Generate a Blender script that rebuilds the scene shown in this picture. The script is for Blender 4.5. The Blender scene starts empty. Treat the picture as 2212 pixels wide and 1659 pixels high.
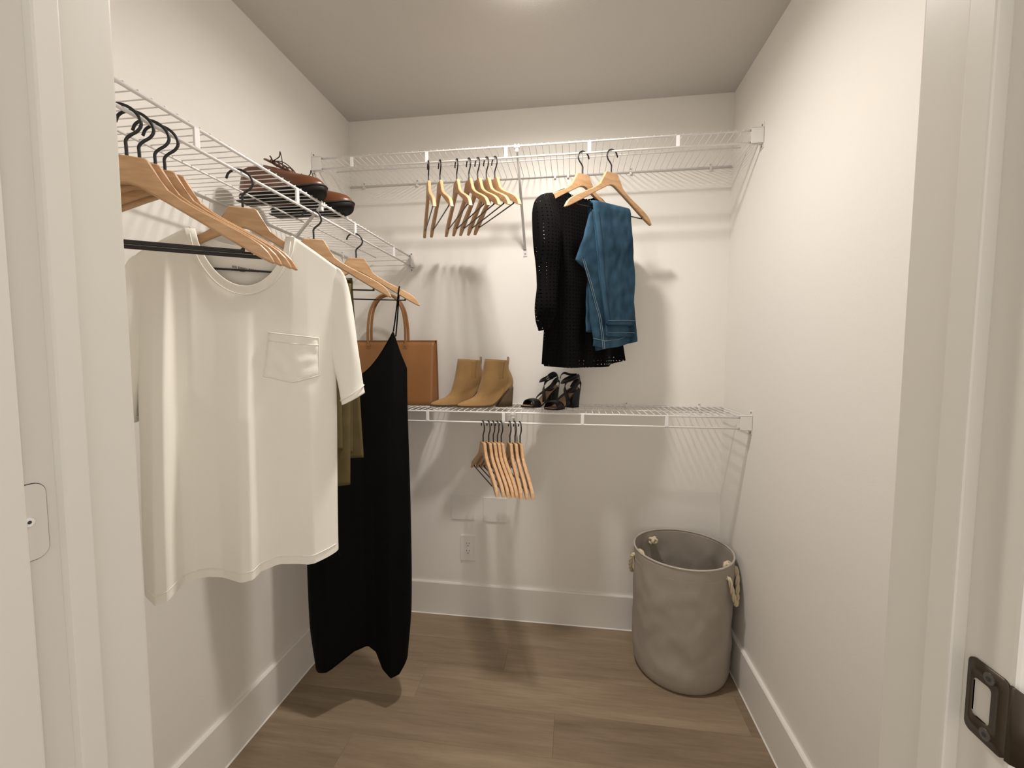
import bpy, bmesh, math, random
from math import sin, cos, pi, radians, sqrt
from mathutils import Vector, Matrix, noise
random.seed(7)
scene = bpy.context.scene
COL = scene.collection

# ------------------------------------------------------------------ camera
CAM = Vector((1.0917, -2.0509, 1.3141))
YAW, PITCH, ROLL, FPX = 0.1397, -0.0682, 0.002, 933.53
cam_d = bpy.data.cameras.new('camera'); cam = bpy.data.objects.new('camera', cam_d); COL.objects.link(cam)
fw = Vector((-sin(YAW)*cos(PITCH), cos(YAW)*cos(PITCH), sin(PITCH)))
rt = Vector((cos(YAW), sin(YAW), 0)); up = rt.cross(fw)
r2 = rt*cos(ROLL) + up*sin(ROLL); u2 = up*cos(ROLL) - rt*sin(ROLL)
cam.matrix_world = Matrix(((r2.x, u2.x, -fw.x, CAM.x), (r2.y, u2.y, -fw.y, CAM.y), (r2.z, u2.z, -fw.z, CAM.z), (0, 0, 0, 1)))
cam_d.sensor_fit = 'HORIZONTAL'; cam_d.sensor_width = 36.0; cam_d.lens = 36.0*FPX/2212.0
cam_d.clip_start = 0.02; cam_d.clip_end = 50
scene.camera = cam

# ------------------------------------------------------------------ world (dim light of the adjoining room), exposure
world = bpy.data.worlds.new('world'); scene.world = world; world.use_nodes = True
bg = world.node_tree.nodes['Background']; bg.inputs[0].default_value = (1.0, 0.935, 0.86, 1); bg.inputs[1].default_value = 1.12
vs = scene.view_settings
vs.view_transform = 'Standard'; vs.look = 'None'; vs.exposure = 0.0; vs.gamma = 1.0; vs.use_curve_mapping = False
LAMP_STRENGTH = 600.0
LAMP_POS = (0.95, -0.750)

# ------------------------------------------------------------------ room dimensions (metres)
W, H = 1.767, 2.440
YF = -1.62                       # closet side of the front wall
YH = -1.737                      # hall side of the front wall
JL, JR = 0.590, 1.3824           # door jamb faces
HB = 0.1655                      # baseboard height
SD = 0.3132                      # shelf depth
ZU, ZL, ZB, LIP = 2.1287, 1.7803, 1.0761, 0.0422

# ------------------------------------------------------------------ materials
def new_mat(name, color, rough=0.6, metal=0.0, spec=0.5, noise_scale=0, noise_amt=0, bump_scale=0, bump=0, sheen=0, coat=0):
    m = bpy.data.materials.new(name); m.use_nodes = True
    nt = m.node_tree; b = nt.nodes['Principled BSDF']
    c = (*color, 1)
    b.inputs['Base Color'].default_value = c
    b.inputs['Roughness'].default_value = rough; b.inputs['Metallic'].default_value = metal
    b.inputs['Specular IOR Level'].default_value = spec
    if sheen: b.inputs['Sheen Weight'].default_value = sheen; b.inputs['Sheen Roughness'].default_value = .5
    if coat: b.inputs['Coat Weight'].default_value = coat
    tc = nt.nodes.new('ShaderNodeTexCoord')
    if noise_scale:
        n = nt.nodes.new('ShaderNodeTexNoise'); n.inputs['Scale'].default_value = noise_scale; n.inputs['Detail'].default_value = 4
        nt.links.new(tc.outputs['Object'], n.inputs['Vector'])
        mx = nt.nodes.new('ShaderNodeMix'); mx.data_type = 'RGBA'
        mx.inputs['A'].default_value = (*[x*(1-noise_amt) for x in color], 1)
        mx.inputs['B'].default_value = (*[min(1, x*(1+noise_amt)) for x in color], 1)
        nt.links.new(n.outputs['Fac'], mx.inputs['Factor']); nt.links.new(mx.outputs['Result'], b.inputs['Base Color'])
    if bump_scale:
        n2 = nt.nodes.new('ShaderNodeTexNoise'); n2.inputs['Scale'].default_value = bump_scale; n2.inputs['Detail'].default_value = 3
        nt.links.new(tc.outputs['Object'], n2.inputs['Vector'])
        bp = nt.nodes.new('ShaderNodeBump'); bp.inputs['Strength'].default_value = bump; bp.inputs['Distance'].default_value = .002
        nt.links.new(n2.outputs['Fac'], bp.inputs['Height']); nt.links.new(bp.outputs['Normal'], b.inputs['Normal'])
    return m

M = {}
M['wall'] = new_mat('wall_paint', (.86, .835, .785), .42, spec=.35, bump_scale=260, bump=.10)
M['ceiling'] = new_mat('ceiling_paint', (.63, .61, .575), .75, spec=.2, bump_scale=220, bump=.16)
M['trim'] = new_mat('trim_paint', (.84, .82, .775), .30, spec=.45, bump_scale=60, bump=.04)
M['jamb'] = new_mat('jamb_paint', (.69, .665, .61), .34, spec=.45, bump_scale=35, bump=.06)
M['caulk'] = new_mat('caulk', (.84, .83, .79), .4)
M['wire'] = new_mat('shelf_vinyl', (.84, .83, .82), .32)
M['plastic'] = new_mat('white_plastic', (.80, .79, .76), .35)
M['steel'] = new_mat('brace_steel', (.72, .71, .70), .42, spec=.5)
M['screw'] = new_mat('screw_metal', (.22, .21, .20), .4, metal=.8)
M['black_wire'] = new_mat('black_wire', (.012, .011, .012), .38)
M['slot'] = new_mat('dark_slot', (.03, .03, .03), .6)
M['bronze'] = new_mat('oiled_bronze', (.075, .058, .042), .36, metal=.75, bump_scale=30, bump=.05)
M['tee'] = new_mat('white_cotton', (.90, .875, .80), .9, spec=.15, sheen=.15, bump_scale=420, bump=.04)
M['tee_print'] = new_mat('neck_print', (.03, .03, .03), .8)
M['olive'] = new_mat('olive_twill', (.125, .095, .042), .85, spec=.2, noise_scale=30, noise_amt=.18, bump_scale=500, bump=.15)
M['dress'] = new_mat('black_satin', (.003, .0028, .0028), .7, spec=.08)
M['lining'] = new_mat('black_lining', (.004, .004, .004), .7, spec=.15)
M['stitch'] = new_mat('denim_thread', (.30, .36, .40), .8)
M['gap_shade'] = new_mat('painted_gap_shade', (.015, .022, .04), .9)  # navy colour standing in for the shade beside the jeans leg
M['leather'] = new_mat('cognac_leather', (.30, .135, .045), .40, spec=.45, noise_scale=9, noise_amt=.10, bump_scale=160, bump=.06)
M['leather_in'] = new_mat('leather_edge', (.19, .082, .03), .6)
M['suede'] = new_mat('tan_suede', (.36, .215, .088), .92, spec=.1, sheen=.25, noise_scale=26, noise_amt=.16, bump_scale=300, bump=.2)
M['elastic'] = new_mat('elastic_gore', (.335, .20, .082), .9, spec=.1, bump_scale=380, bump=.3)
M['heel_wood'] = new_mat('stacked_heel', (.115, .07, .035), .6, noise_scale=40, noise_amt=.2)
M['boot_sole'] = new_mat('boot_sole', (.07, .045, .028), .7)
M['sandal_black'] = new_mat('black_leather', (.006, .0055, .006), .45, spec=.3)
M['footbed'] = new_mat('footbed', (.40, .235, .125), .6)
M['brown_shoe'] = new_mat('brown_shoe_leather', (.125, .040, .014), .36, spec=.5, noise_scale=14, noise_amt=.3)
M['shoe_sole'] = new_mat('shoe_rubber_sole', (.007, .0065, .006), .6, spec=.2)
M['shoe_welt'] = new_mat('shoe_welt', (.03, .022, .016), .55, spec=.3)
M['lace'] = new_mat('shoe_lace', (.05, .024, .014), .8)
M['canvas'] = new_mat('grey_canvas', (.385, .345, .295), .85, spec=.2, noise_scale=7, noise_amt=.07, bump_scale=600, bump=.2)
M['canvas_rim'] = new_mat('canvas_rim', (.45, .41, .355), .8, spec=.2)
M['rope'] = new_mat('cotton_rope', (.72, .62, .44), .9, bump_scale=300, bump=.3)

def wood_mat():
    m = bpy.data.materials.new('hanger_wood'); m.use_nodes = True; nt = m.node_tree; b = nt.nodes['Principled BSDF']
    tc = nt.nodes.new('ShaderNodeTexCoord'); mp = nt.nodes.new('ShaderNodeMapping'); mp.inputs['Scale'].default_value = (9, 60, 45)
    n = nt.nodes.new('ShaderNodeTexNoise'); n.inputs['Scale'].default_value = 1.6; n.inputs['Detail'].default_value = 6; n.inputs['Distortion'].default_value = .6
    oi = nt.nodes.new('ShaderNodeObjectInfo'); ad = nt.nodes.new('ShaderNodeVectorMath'); ad.operation = 'ADD'
    nt.links.new(tc.outputs['Object'], ad.inputs[0]); nt.links.new(oi.outputs['Random'], ad.inputs[1])
    nt.links.new(ad.outputs[0], mp.inputs['Vector']); nt.links.new(mp.outputs[0], n.inputs['Vector'])
    r = nt.nodes.new('ShaderNodeValToRGB'); r.color_ramp.elements[0].position = .3; r.color_ramp.elements[1].position = .75
    r.color_ramp.elements[0].color = (.49, .285, .142, 1); r.color_ramp.elements[1].color = (.65, .415, .232, 1)
    nt.links.new(n.outputs['Fac'], r.inputs[0]); nt.links.new(r.outputs[0], b.inputs['Base Color'])
    b.inputs['Roughness'].default_value = .42; b.inputs['Specular IOR Level'].default_value = .4
    return m
M['wood'] = wood_mat()

def floor_mat():
    m = bpy.data.materials.new('vinyl_plank'); m.use_nodes = True; nt = m.node_tree; b = nt.nodes['Principled BSDF']
    tc = nt.nodes.new('ShaderNodeTexCoord'); oi = nt.nodes.new('ShaderNodeObjectInfo')
    ad = nt.nodes.new('ShaderNodeVectorMath'); ad.operation = 'ADD'
    sc = nt.nodes.new('ShaderNodeVectorMath'); sc.operation = 'SCALE'; sc.inputs['Scale'].default_value = 37
    cb = nt.nodes.new('ShaderNodeCombineXYZ')
    nt.links.new(oi.outputs['Random'], cb.inputs[0]); nt.links.new(oi.outputs['Random'], cb.inputs[1]); nt.links.new(cb.outputs[0], sc.inputs[0])
    nt.links.new(tc.outputs['Object'], ad.inputs[0]); nt.links.new(sc.outputs[0], ad.inputs[1])
    def nz(scale, det, vec):
        mp = nt.nodes.new('ShaderNodeMapping'); mp.inputs['Scale'].default_value = vec
        n = nt.nodes.new('ShaderNodeTexNoise'); n.inputs['Scale'].default_value = scale; n.inputs['Detail'].default_value = det
        n.inputs['Roughness'].default_value = .6
        nt.links.new(ad.outputs[0], mp.inputs['Vector']); nt.links.new(mp.outputs[0], n.inputs['Vector']); return n
    n1 = nz(1.0, 6, (2.6, 26, 1)); n2 = nz(1.0, 8, (9, 110, 1)); n3 = nz(1.0, 2, (1.2, 3.0, 1))
    m1 = nt.nodes.new('ShaderNodeMath'); m1.operation = 'MULTIPLY_ADD'; m1.inputs[1].default_value = .45
    m2 = nt.nodes.new('ShaderNodeMath'); m2.operation = 'MULTIPLY_ADD'; m2.inputs[1].default_value = .22
    m3 = nt.nodes.new('ShaderNodeMath'); m3.operation = 'MULTIPLY_ADD'; m3.inputs[1].default_value = .16
    m4 = nt.nodes.new('ShaderNodeMath'); m4.operation = 'MULTIPLY'; m4.inputs[1].default_value = .32
    nt.links.new(n3.outputs['Fac'], m4.inputs[0])
    nt.links.new(n2.outputs['Fac'], m2.inputs[0]); nt.links.new(m4.outputs[0], m2.inputs[2])
    nt.links.new(n1.outputs['Fac'], m1.inputs[0]); nt.links.new(m2.outputs[0], m1.inputs[2])
    nt.links.new(oi.outputs['Random'], m3.inputs[0]); nt.links.new(m1.outputs[0], m3.inputs[2])
    r = nt.nodes.new('ShaderNodeValToRGB'); e = r.color_ramp.elements
    e[0].position = .34; e[0].color = (.155, .112, .074, 1); e[1].position = .80; e[1].color = (.40, .31, .212, 1)
    x = e.new(.56); x.color = (.262, .194, .128, 1)
    nt.links.new(m3.outputs[0], r.inputs[0]); nt.links.new(r.outputs[0], b.inputs['Base Color'])
    b.inputs['Roughness'].default_value = .46; b.inputs['Specular IOR Level'].default_value = .35
    bp = nt.nodes.new('ShaderNodeBump'); bp.inputs['Strength'].default_value = .12; bp.inputs['Distance'].default_value = .001
    nt.links.new(n2.outputs['Fac'], bp.inputs['Height']); nt.links.new(bp.outputs[0], b.inputs['Normal'])
    return m
M['floor'] = floor_mat()

def denim_mat():
    m = bpy.data.materials.new('blue_denim'); m.use_nodes = True; nt = m.node_tree; b = nt.nodes['Principled BSDF']
    tc = nt.nodes.new('ShaderNodeTexCoord')
    n = nt.nodes.new('ShaderNodeTexNoise'); n.inputs['Scale'].default_value = 13; n.inputs['Detail'].default_value = 5
    mp = nt.nodes.new('ShaderNodeMapping'); mp.inputs['Scale'].default_value = (1, 1, .5)
    nt.links.new(tc.outputs['Object'], mp.inputs[0]); nt.links.new(mp.outputs[0], n.inputs[0])
    r = nt.nodes.new('ShaderNodeValToRGB'); e = r.color_ramp.elements
    e[0].position = .34; e[0].color = (.013, .036, .064, 1); e[1].position = .70; e[1].color = (.046, .108, .168, 1)
    nt.links.new(n.outputs['Fac'], r.inputs[0]); nt.links.new(r.outputs[0], b.inputs['Base Color'])
    b.inputs['Roughness'].default_value = .9; b.inputs['Specular IOR Level'].default_value = .15
    n2 = nt.nodes.new('ShaderNodeTexNoise'); n2.inputs['Scale'].default_value = 420; nt.links.new(tc.outputs['Object'], n2.inputs[0])
    bp = nt.nodes.new('ShaderNodeBump'); bp.inputs['Strength'].default_value = .3; bp.inputs['Distance'].default_value = .001
    nt.links.new(n2.outputs['Fac'], bp.inputs['Height']); nt.links.new(bp.outputs[0], b.inputs['Normal'])
    return m
M['denim'] = denim_mat()

def eyelet_mat():
    # black cotton with rows of small punched eyelets (holes really let light through)
    m = bpy.data.materials.new('eyelet_cotton'); m.use_nodes = True; nt = m.node_tree; b = nt.nodes['Principled BSDF']
    b.inputs['Base Color'].default_value = (.004, .0037, .0037, 1); b.inputs['Roughness'].default_value = .9; b.inputs['Specular IOR Level'].default_value = .08
    uv = nt.nodes.new('ShaderNodeUVMap'); sp = nt.nodes.new('ShaderNodeSeparateXYZ'); nt.links.new(uv.outputs[0], sp.inputs[0])
    def math_(op, a, bb=None):
        n = nt.nodes.new('ShaderNodeMath'); n.operation = op
        for i, v in enumerate((a, bb)):
            if v is None: continue
            if isinstance(v, (int, float)): n.inputs[i].default_value = v
            else: nt.links.new(v, n.inputs[i])
        return n.outputs[0]
    def cell(o, p): return math_('SUBTRACT', math_('FRACT', math_('DIVIDE', o, p)), .5)
    cx = math_('MULTIPLY', cell(sp.outputs[0], .0135), .0135); cy = math_('MULTIPLY', cell(sp.outputs[1], .0135), .0135)
    d = math_('SQRT', math_('ADD', math_('MULTIPLY', cx, cx), math_('MULTIPLY', cy, cy)))
    hole = math_('LESS_THAN', d, .0020)
    ring = math_('MULTIPLY', math_('LESS_THAN', d, .0036), 1.0)
    tr = nt.nodes.new('ShaderNodeBsdfTransparent'); mix = nt.nodes.new('ShaderNodeMixShader')
    out = nt.nodes['Material Output']
    nt.links.new(hole, mix.inputs[0]); nt.links.new(b.outputs[0], mix.inputs[1]); nt.links.new(tr.outputs[0], mix.inputs[2])
    nt.links.new(mix.outputs[0], out.inputs[0])
    bp = nt.nodes.new('ShaderNodeBump'); bp.inputs['Strength'].default_value = .6; bp.inputs['Distance'].default_value = .001
    nt.links.new(ring, bp.inputs['Height']); nt.links.new(bp.outputs[0], b.inputs['Normal'])
    return m
M['eyelet'] = eyelet_mat()

def emit_mat(name, col, s):
    m = bpy.data.materials.new(name); m.use_nodes = True; nt = m.node_tree
    b = nt.nodes['Principled BSDF']; b.inputs['Base Color'].default_value = (.9, .88, .84, 1)
    b.inputs['Emission Color'].default_value = (*col, 1); b.inputs['Emission Strength'].default_value = s
    return m
M['lamp_ring'] = emit_mat('lamp_added_glow_ring', (1.0, .92, .84), LAMP_STRENGTH*.08)  # invented glow that brightens the ceiling around the lamp
M['lamp'] = emit_mat('lamp_diffuser', (1.0, .932, .868), LAMP_STRENGTH)

# ------------------------------------------------------------------ helpers
def link_mesh(name, verts, faces, mat, parent=None, smooth=False, loc=None, uvs=None):
    me = bpy.data.meshes.new(name); me.from_pydata([tuple(v) for v in verts], [], faces); me.validate(); me.update()
    me.materials.append(M[mat] if isinstance(mat, str) else mat)
    if smooth: me.polygons.foreach_set('use_smooth', [True]*len(me.polygons))
    if uvs is not None:
        ul = me.uv_layers.new(name='UVMap')
        for l in me.loops: ul.data[l.index].uv = uvs[l.vertex_index]
    o = bpy.data.objects.new(name, me); COL.objects.link(o)
    if parent: o.parent = parent
    if loc: o.location = loc
    return o
def empty(name, loc=(0, 0, 0), rz=0):
    o = bpy.data.objects.new(name, None); COL.objects.link(o); o.location = loc; o.rotation_euler = (0, 0, rz); o.empty_display_size = .05
    return o
def tag(o, label, cat, group=None):
    o['label'] = label; o['category'] = cat
    if group: o['group'] = group
    return o
def structure(o, label=None):
    o['kind'] = 'structure'
    if label: o['label'] = label
    return o
class MB:
    """collects verts and faces of one mesh"""
    def __init__(s): s.v = []; s.f = []
    def add(s, v, f):
        k = len(s.v); s.v += [Vector(p) for p in v]; s.f += [[i+k for i in q] for q in f]; return s
    def box(s, x0, y0, z0, x1, y1, z1, bev=0):
        if bev <= 0:
            v = [(x, y, z) for x in (x0, x1) for y in (y0, y1) for z in (z0, z1)]
            return s.add(v, [[0, 1, 3, 2], [4, 6, 7, 5], [0, 4, 5, 1], [2, 3, 7, 6], [0, 2, 6, 4], [1, 5, 7, 3]])
        bm = bmesh.new(); bmesh.ops.create_cube(bm, size=1)
        for q in bm.verts: q.co = Vector(((x0+x1)/2+q.co.x*(x1-x0), (y0+y1)/2+q.co.y*(y1-y0), (z0+z1)/2+q.co.z*(z1-z0)))
        bmesh.ops.bevel(bm, geom=bm.edges[:], offset=bev, segments=2, affect='EDGES', profile=.6)
        bm.verts.index_update(); vv = [q.co.copy() for q in bm.verts]; ff = [[q.index for q in f.verts] for f in bm.faces]; bm.free()
        return s.add(vv, ff)
    def tube(s, pts, r, n=8, closed=False, caps=True, flat=None):
        """round tube; flat=(w,t,upvec) makes a ribbon of width w and thickness t"""
        pts = [Vector(p) for p in pts]; m = len(pts); k = len(s.v)
        tang = []
        for i in range(m):
            a = pts[(i-1) % m] if (closed or i > 0) else pts[i]; b = pts[(i+1) % m] if (closed or i < m-1) else pts[i]
            t = (b-a); tang.append(t.normalized() if t.length > 1e-9 else Vector((0, 0, 1)))
        ref = Vector((0, 0, 1)) if abs(tang[0].z) < .9 else Vector((1, 0, 0))
        nrm = (ref - tang[0]*ref.dot(tang[0])).normalized()
        for i in range(m):
            if i:
                nrm = nrm - tang[i]*nrm.dot(tang[i])
                nrm = nrm.normalized() if nrm.length > 1e-6 else tang[i].orthogonal().normalized()
            bi = tang[i].cross(nrm)
            rr = r[i] if isinstance(r, (list, tuple)) else r
            if flat:
                w, th, upv = flat
                wd = w[i] if isinstance(w, (list, tuple)) else w
                upv_ = upv[i] if isinstance(upv, list) else upv
                nn = Vector(upv_) - tang[i]*Vector(upv_).dot(tang[i]); nn = nn.normalized() if nn.length > 1e-6 else nrm
                bb = tang[i].cross(nn)
                for j in range(n):
                    a = 2*pi*j/n; ca, sa = cos(a), sin(a)
                    e = .35
                    s.v.append(pts[i] + bb*(wd/2*math.copysign(abs(ca)**e, ca)) + nn*(th/2*math.copysign(abs(sa)**e, sa)))
            else:
                for j in range(n):
                    a = 2*pi*j/n; s.v.append(pts[i] + nrm*rr*cos(a) + bi*rr*sin(a))
        for i in range(m if closed else m-1):
            i2 = (i+1) % m
            for j in range(n):
                j2 = (j+1) % n; s.f.append([k+i*n+j, k+i*n+j2, k+i2*n+j2, k+i2*n+j])
        if caps and not closed:
            s.f.append([k+j for j in range(n)][::-1]); s.f.append([k+(m-1)*n+j for j in range(n)])
        return s
    def rings(s, rings, close_start=False, close_end=False, wrap=True):
        k = len(s.v); n = len(rings[0])
        for r in rings: s.v += [Vector(p) for p in r]
        for i in range(len(rings)-1):
            for j in range(n if wrap else n-1):
                j2 = (j+1) % n; s.f.append([k+i*n+j, k+i*n+j2, k+(i+1)*n+j2, k+(i+1)*n+j])
        if close_start: s.f.append([k+j for j in range(n)][::-1])
        if close_end: s.f.append([k+(len(rings)-1)*n+j for j in range(n)])
        return s
    def prism(s, poly, d0, d1, axis='y'):
        """polygon (a,b) extruded along an axis; axis y: (a,d,b)"""
        def P(a, b, d): return {'y': (a, d, b), 'x': (d, a, b), 'z': (a, b, d)}[axis]
        n = len(poly)
        return s.add([P(a, b, d0) for a, b in poly]+[P(a, b, d1) for a, b in poly],
                     [list(range(n))[::-1], list(range(n, 2*n))] + [[i, (i+1) % n, n+(i+1) % n, n+i] for i in range(n)])
    def build(s, name, mat, parent=None, smooth=False, loc=None, uvs=None):
        o = link_mesh(name, s.v, s.f, mat, parent, smooth, loc, uvs)
        bm = bmesh.new(); bm.from_mesh(o.data); bmesh.ops.recalc_face_normals(bm, faces=bm.faces[:]); bm.to_mesh(o.data); bm.free()
        return o
def lerp(a, b, t): return a+(b-a)*t
def interp(x, pts):
    if x <= pts[0][0]: return pts[0][1]
    for (a, fa), (b, fb) in zip(pts, pts[1:]):
        if x <= b: return lerp(fa, fb, (x-a)/(b-a) if b > a else 1)
    return pts[-1][1]
def sinterp(x, pts):
    if x <= pts[0][0]: return pts[0][1]
    for (a, fa), (b, fb) in zip(pts, pts[1:]):
        if x <= b:
            t = (x-a)/(b-a) if b > a else 1; t = t*t*(3-2*t); return lerp(fa, fb, t)
    return pts[-1][1]
def smooth_path(pts, n=6, closed=False):
    """Catmull-Rom"""
    P = [Vector(p) for p in pts]; m = len(P); out = []
    for i in range(m if closed else m-1):
        p0 = P[(i-1) % m] if closed or i > 0 else P[0]*2-P[1]
        p1 = P[i]; p2 = P[(i+1) % m]
        p3 = P[(i+2) % m] if closed or i+2 < m else P[-1]*2-P[-2]
        for k in range(n):
            t = k/n
            out.append(.5*((2*p1)+(p2-p0)*t+(2*p0-5*p1+4*p2-p3)*t*t+(3*p1-p0-3*p2+p3)*t**3))
    if not closed: out.append(P[-1].copy())
    return out
def n3(x, y, z): return noise.noise(Vector((x, y, z)))

# ================================================================== ROOM SHELL
T = .10
def wall(name, *b):
    return structure(MB().box(*b).build(name, 'wall'))
wall('wall_back', -T, 0, -.02, W+T, T, H+.02)
wall('wall_left', -T, YF, -.02, 0, 0, H+.02)
wall('wall_right', W, YF, -.02, W+T, 0, H+.02)
HEAD = 2.06
wf = MB().box(-T-.5, YH+.012, -.02, JL-.019, YF, H+.02).box(JR+.019, YH+.012, -.02, W+T+.5, YF, H+.02).box(JL-.019, YH+.012, HEAD+.019, JR+.019, YF, H+.02)
structure(wf.build('wall_front', 'wall'))
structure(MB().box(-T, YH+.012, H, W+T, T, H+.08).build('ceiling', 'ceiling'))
# floor with individual vinyl planks running along x
fl = structure(MB().box(-T-.5, -3.0, -.06, W+T+.5, T, -.008).build('floor', 'heel_wood'))
PW, PL = .178, 1.22
row = 0; y1 = -.010
offs = [.39, 1.02, .12, .80, .27, 1.10, .50, .93, .05, .66, .36, 1.15, .74, .2, .9, .5, .1]
while y1 > -3.0:
    y0 = max(y1-PW, -3.0); x = -.60-offs[row % len(offs)]
    while x < W+.6:
        a, b = max(x, -.6), min(x+PL, W+.6)
        if b-a > .02:
            g = .0002
            o = MB().box(a+g, y0+g, -.008, b-g, y1-g, 0, .0004).build('plank', 'floor', fl)
        x += PL
    y1 = y0; row += 1
# baseboards: flat board with eased top edge, plus caulk bead at the floor
def base_profile(L, t=.0135):
    return [(0, 0), (-t, 0), (-t, HB-.004), (-t+.003, HB), (0, HB)]
def baseboard(name, axis, a, b, at, sgn):
    mb = MB()
    prof = [(0, 0), (.0135, 0), (.0135, HB-.0045), (.0095, HB), (0, HB)]
    if axis == 'x': mb.prism([(at+sgn*p, z) for p, z in prof], a, b, 'x')       # runs along x, profile in (y,z)
    else: mb.prism([(at+sgn*p, z) for p, z in prof], a, b, 'y')                 # runs along y, profile in (x,z)
    o = structure(mb.build(name, 'trim'))
    c = MB(); q = [(.0135, 0), (.0175, 0), (.0135, .004)]
    c.prism([(at+sgn*p, z) for p, z in q], a, b, 'x' if axis == 'x' else 'y').build('caulk_bead', 'caulk', o)
    return o
baseboard('baseboard_back', 'x', .0135, W-.0135, 0, -1)
baseboard('baseboard_left', 'y', YF, 0, 0, 1)
baseboard('baseboard_right', 'y', YF, 0, W, -1)
structure(MB().box(0.014, YF, 0, JL-.02, YF+.0135, HB).build('baseboard_front', 'trim'))
# door frame: jambs with stops
S0, S1, ST = -1.678, -1.701, .0105
def jamb(name, x, sg):
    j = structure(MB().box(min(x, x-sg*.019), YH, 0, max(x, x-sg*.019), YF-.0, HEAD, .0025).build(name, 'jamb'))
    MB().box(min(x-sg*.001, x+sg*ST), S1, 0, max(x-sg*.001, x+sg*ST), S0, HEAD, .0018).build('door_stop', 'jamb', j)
    return j
j1 = jamb('trim_1', JL, 1); j2 = jamb('trim_2', JR, -1)
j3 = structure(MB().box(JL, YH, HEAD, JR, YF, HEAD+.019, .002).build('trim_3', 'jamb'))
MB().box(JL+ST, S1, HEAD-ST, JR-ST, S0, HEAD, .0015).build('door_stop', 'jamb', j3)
# open door: slab standing off the hinge side, swung back into the adjoining room
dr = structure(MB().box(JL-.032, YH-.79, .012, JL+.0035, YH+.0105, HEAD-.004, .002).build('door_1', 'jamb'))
# butt hinge painted into the jamb, strike plate on the other jamb
hz, hy = 1.156, -1.7205
def rrect(cx, cz, w, h, r, corners=(1, 1, 1, 1), n=6):
    out = []
    for k, (sx, sz) in enumerate(((1, 1), (-1, 1), (-1, -1), (1, -1))):
        if corners[k]:
            for i in range(n+1):
                a = pi/2*k + pi/2*i/n
                out.append((cx+sx*(w/2-r)+r*cos(a), cz+sz*(h/2-r)+r*sin(a)))
        else: out.append((cx+sx*w/2, cz+sz*h/2))
    return out
hg = MB().prism(rrect(hy, hz, .0215, .072, .010, (1, 0, 0, 1)), JL, JL+.0012, 'x').build('door_hinge', 'jamb')
tag(hg, 'painted door hinge leaf with a screw, let into the white door frame', 'hinge')
MB().prism(rrect(hy, hz, .0229, .0734, .0107, (1, 0, 0, 1)), JL-.001, JL+.0005, 'x').build('mortise_gap', 'slot', hg)
def disc_x(name, x0, x1, y, z, r, mat, parent, n=14):
    return MB().prism([(y+r*cos(2*pi*i/n), z+r*sin(2*pi*i/n)) for i in range(n)], x0, x1, 'x').build(name, mat, parent)
for dz in (0,):
    s_ = disc_x('screw', JL+.001, JL+.0022, hy-.004, hz+.001, .0042, 'plastic', hg); disc_x('screw_recess', JL+.002, JL+.0026, hy-.004, hz+.001, .0016, 'slot', s_)
sp = empty('strike_plate', (JR, -1.7235, 1.0695)); tag(sp, 'dark bronze door strike plate screwed to the white jamb', 'strike plate')
def ring_plate(mb, outer, inner, x0, x1):
    n = len(outer); v = [(x0, a, b) for a, b in outer]+[(x0, a, b) for a, b in inner]+[(x1, a, b) for a, b in outer]+[(x1, a, b) for a, b in inner]
    f = []
    for i in range(n):
        k = (i+1) % n
        f += [[i, k, n+k, n+i], [2*n+i, 3*n+i, 3*n+k, 2*n+k], [i, 2*n+i, 2*n+k, k], [n+i, n+k, 3*n+k, 3*n+i]]
    return mb.add(v, f)
mb = MB()
ring_plate(mb, rrect(.003, 0, .030, .055, .005), rrect(.0065, 0, .0135, .028, .003), -.0016, -.0002)
# curved lip wrapping round the hall edge of the jamb
lip = []
for i in range(7):
    a = radians(80)*i/6
    y_ = -.012-.014*sin(a); x_ = -.0009+.016*(1-cos(a)); hh = .0265-.010*(i/6)**2
    lip.append([(x_-.0007, y_, -hh), (x_-.0007, y_, hh), (x_+.0007, y_, hh), (x_+.0007, y_, -hh)])
mb.rings(lip, True, True)
mb.build('plate', 'bronze', sp, True)
bx = MB(); ring_plate(bx, rrect(.0065, 0, .0150, .030, .003), rrect(.0065, 0, .0135, .028, .003), -.0012, .010)
bx.add([(.010, .0065+a, b) for a, b in ((-.0075, -.015), (.0075, -.015), (.0075, .015), (-.0075, .015))], [[0, 1, 2, 3]])
bx.build('latch_pocket', 'jamb', sp)
for dz in (.0205, -.0205): 
    o = disc_x('screw', -.0024, -.0014, .0015, dz, .0040, 'screw', sp); disc_x('screw_recess', -.0028, -.0022, .0015, dz, .0016, 'slot', o)

# ceiling light just above the frame
lamp = empty('ceiling_light', (LAMP_POS[0], LAMP_POS[1], H)); tag(lamp, 'round flush ceiling light with a white diffuser', 'ceiling light')
def lathe(mb, prof, n=40, cx=0, cy=0):
    return mb.rings([[(cx+r*cos(2*pi*j/n), cy+r*sin(2*pi*j/n), z) for j in range(n)] for r, z in prof])
lathe(MB(), [(.001, -.001), (.070, -.001), (.070, -.004), (.001, -.0045)]).build('base', 'plastic', lamp, True)
lathe(MB(), [(.057, -.004), (.074, -.004), (.074, -.014), (.068, -.0215), (.060, -.0225), (.057, -.0225), (.0565, -.004)]).build('added_light_ring', 'lamp_ring', lamp, True)  # unseen ring, added to cut sideways light and glow onto the ceiling
lathe(MB(), [(.0555, -.0065), (.054, -.0095), (.046, -.0125), (.03, -.0145), (.0005, -.0155)]).build('diffuser', 'lamp', lamp, True)

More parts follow.
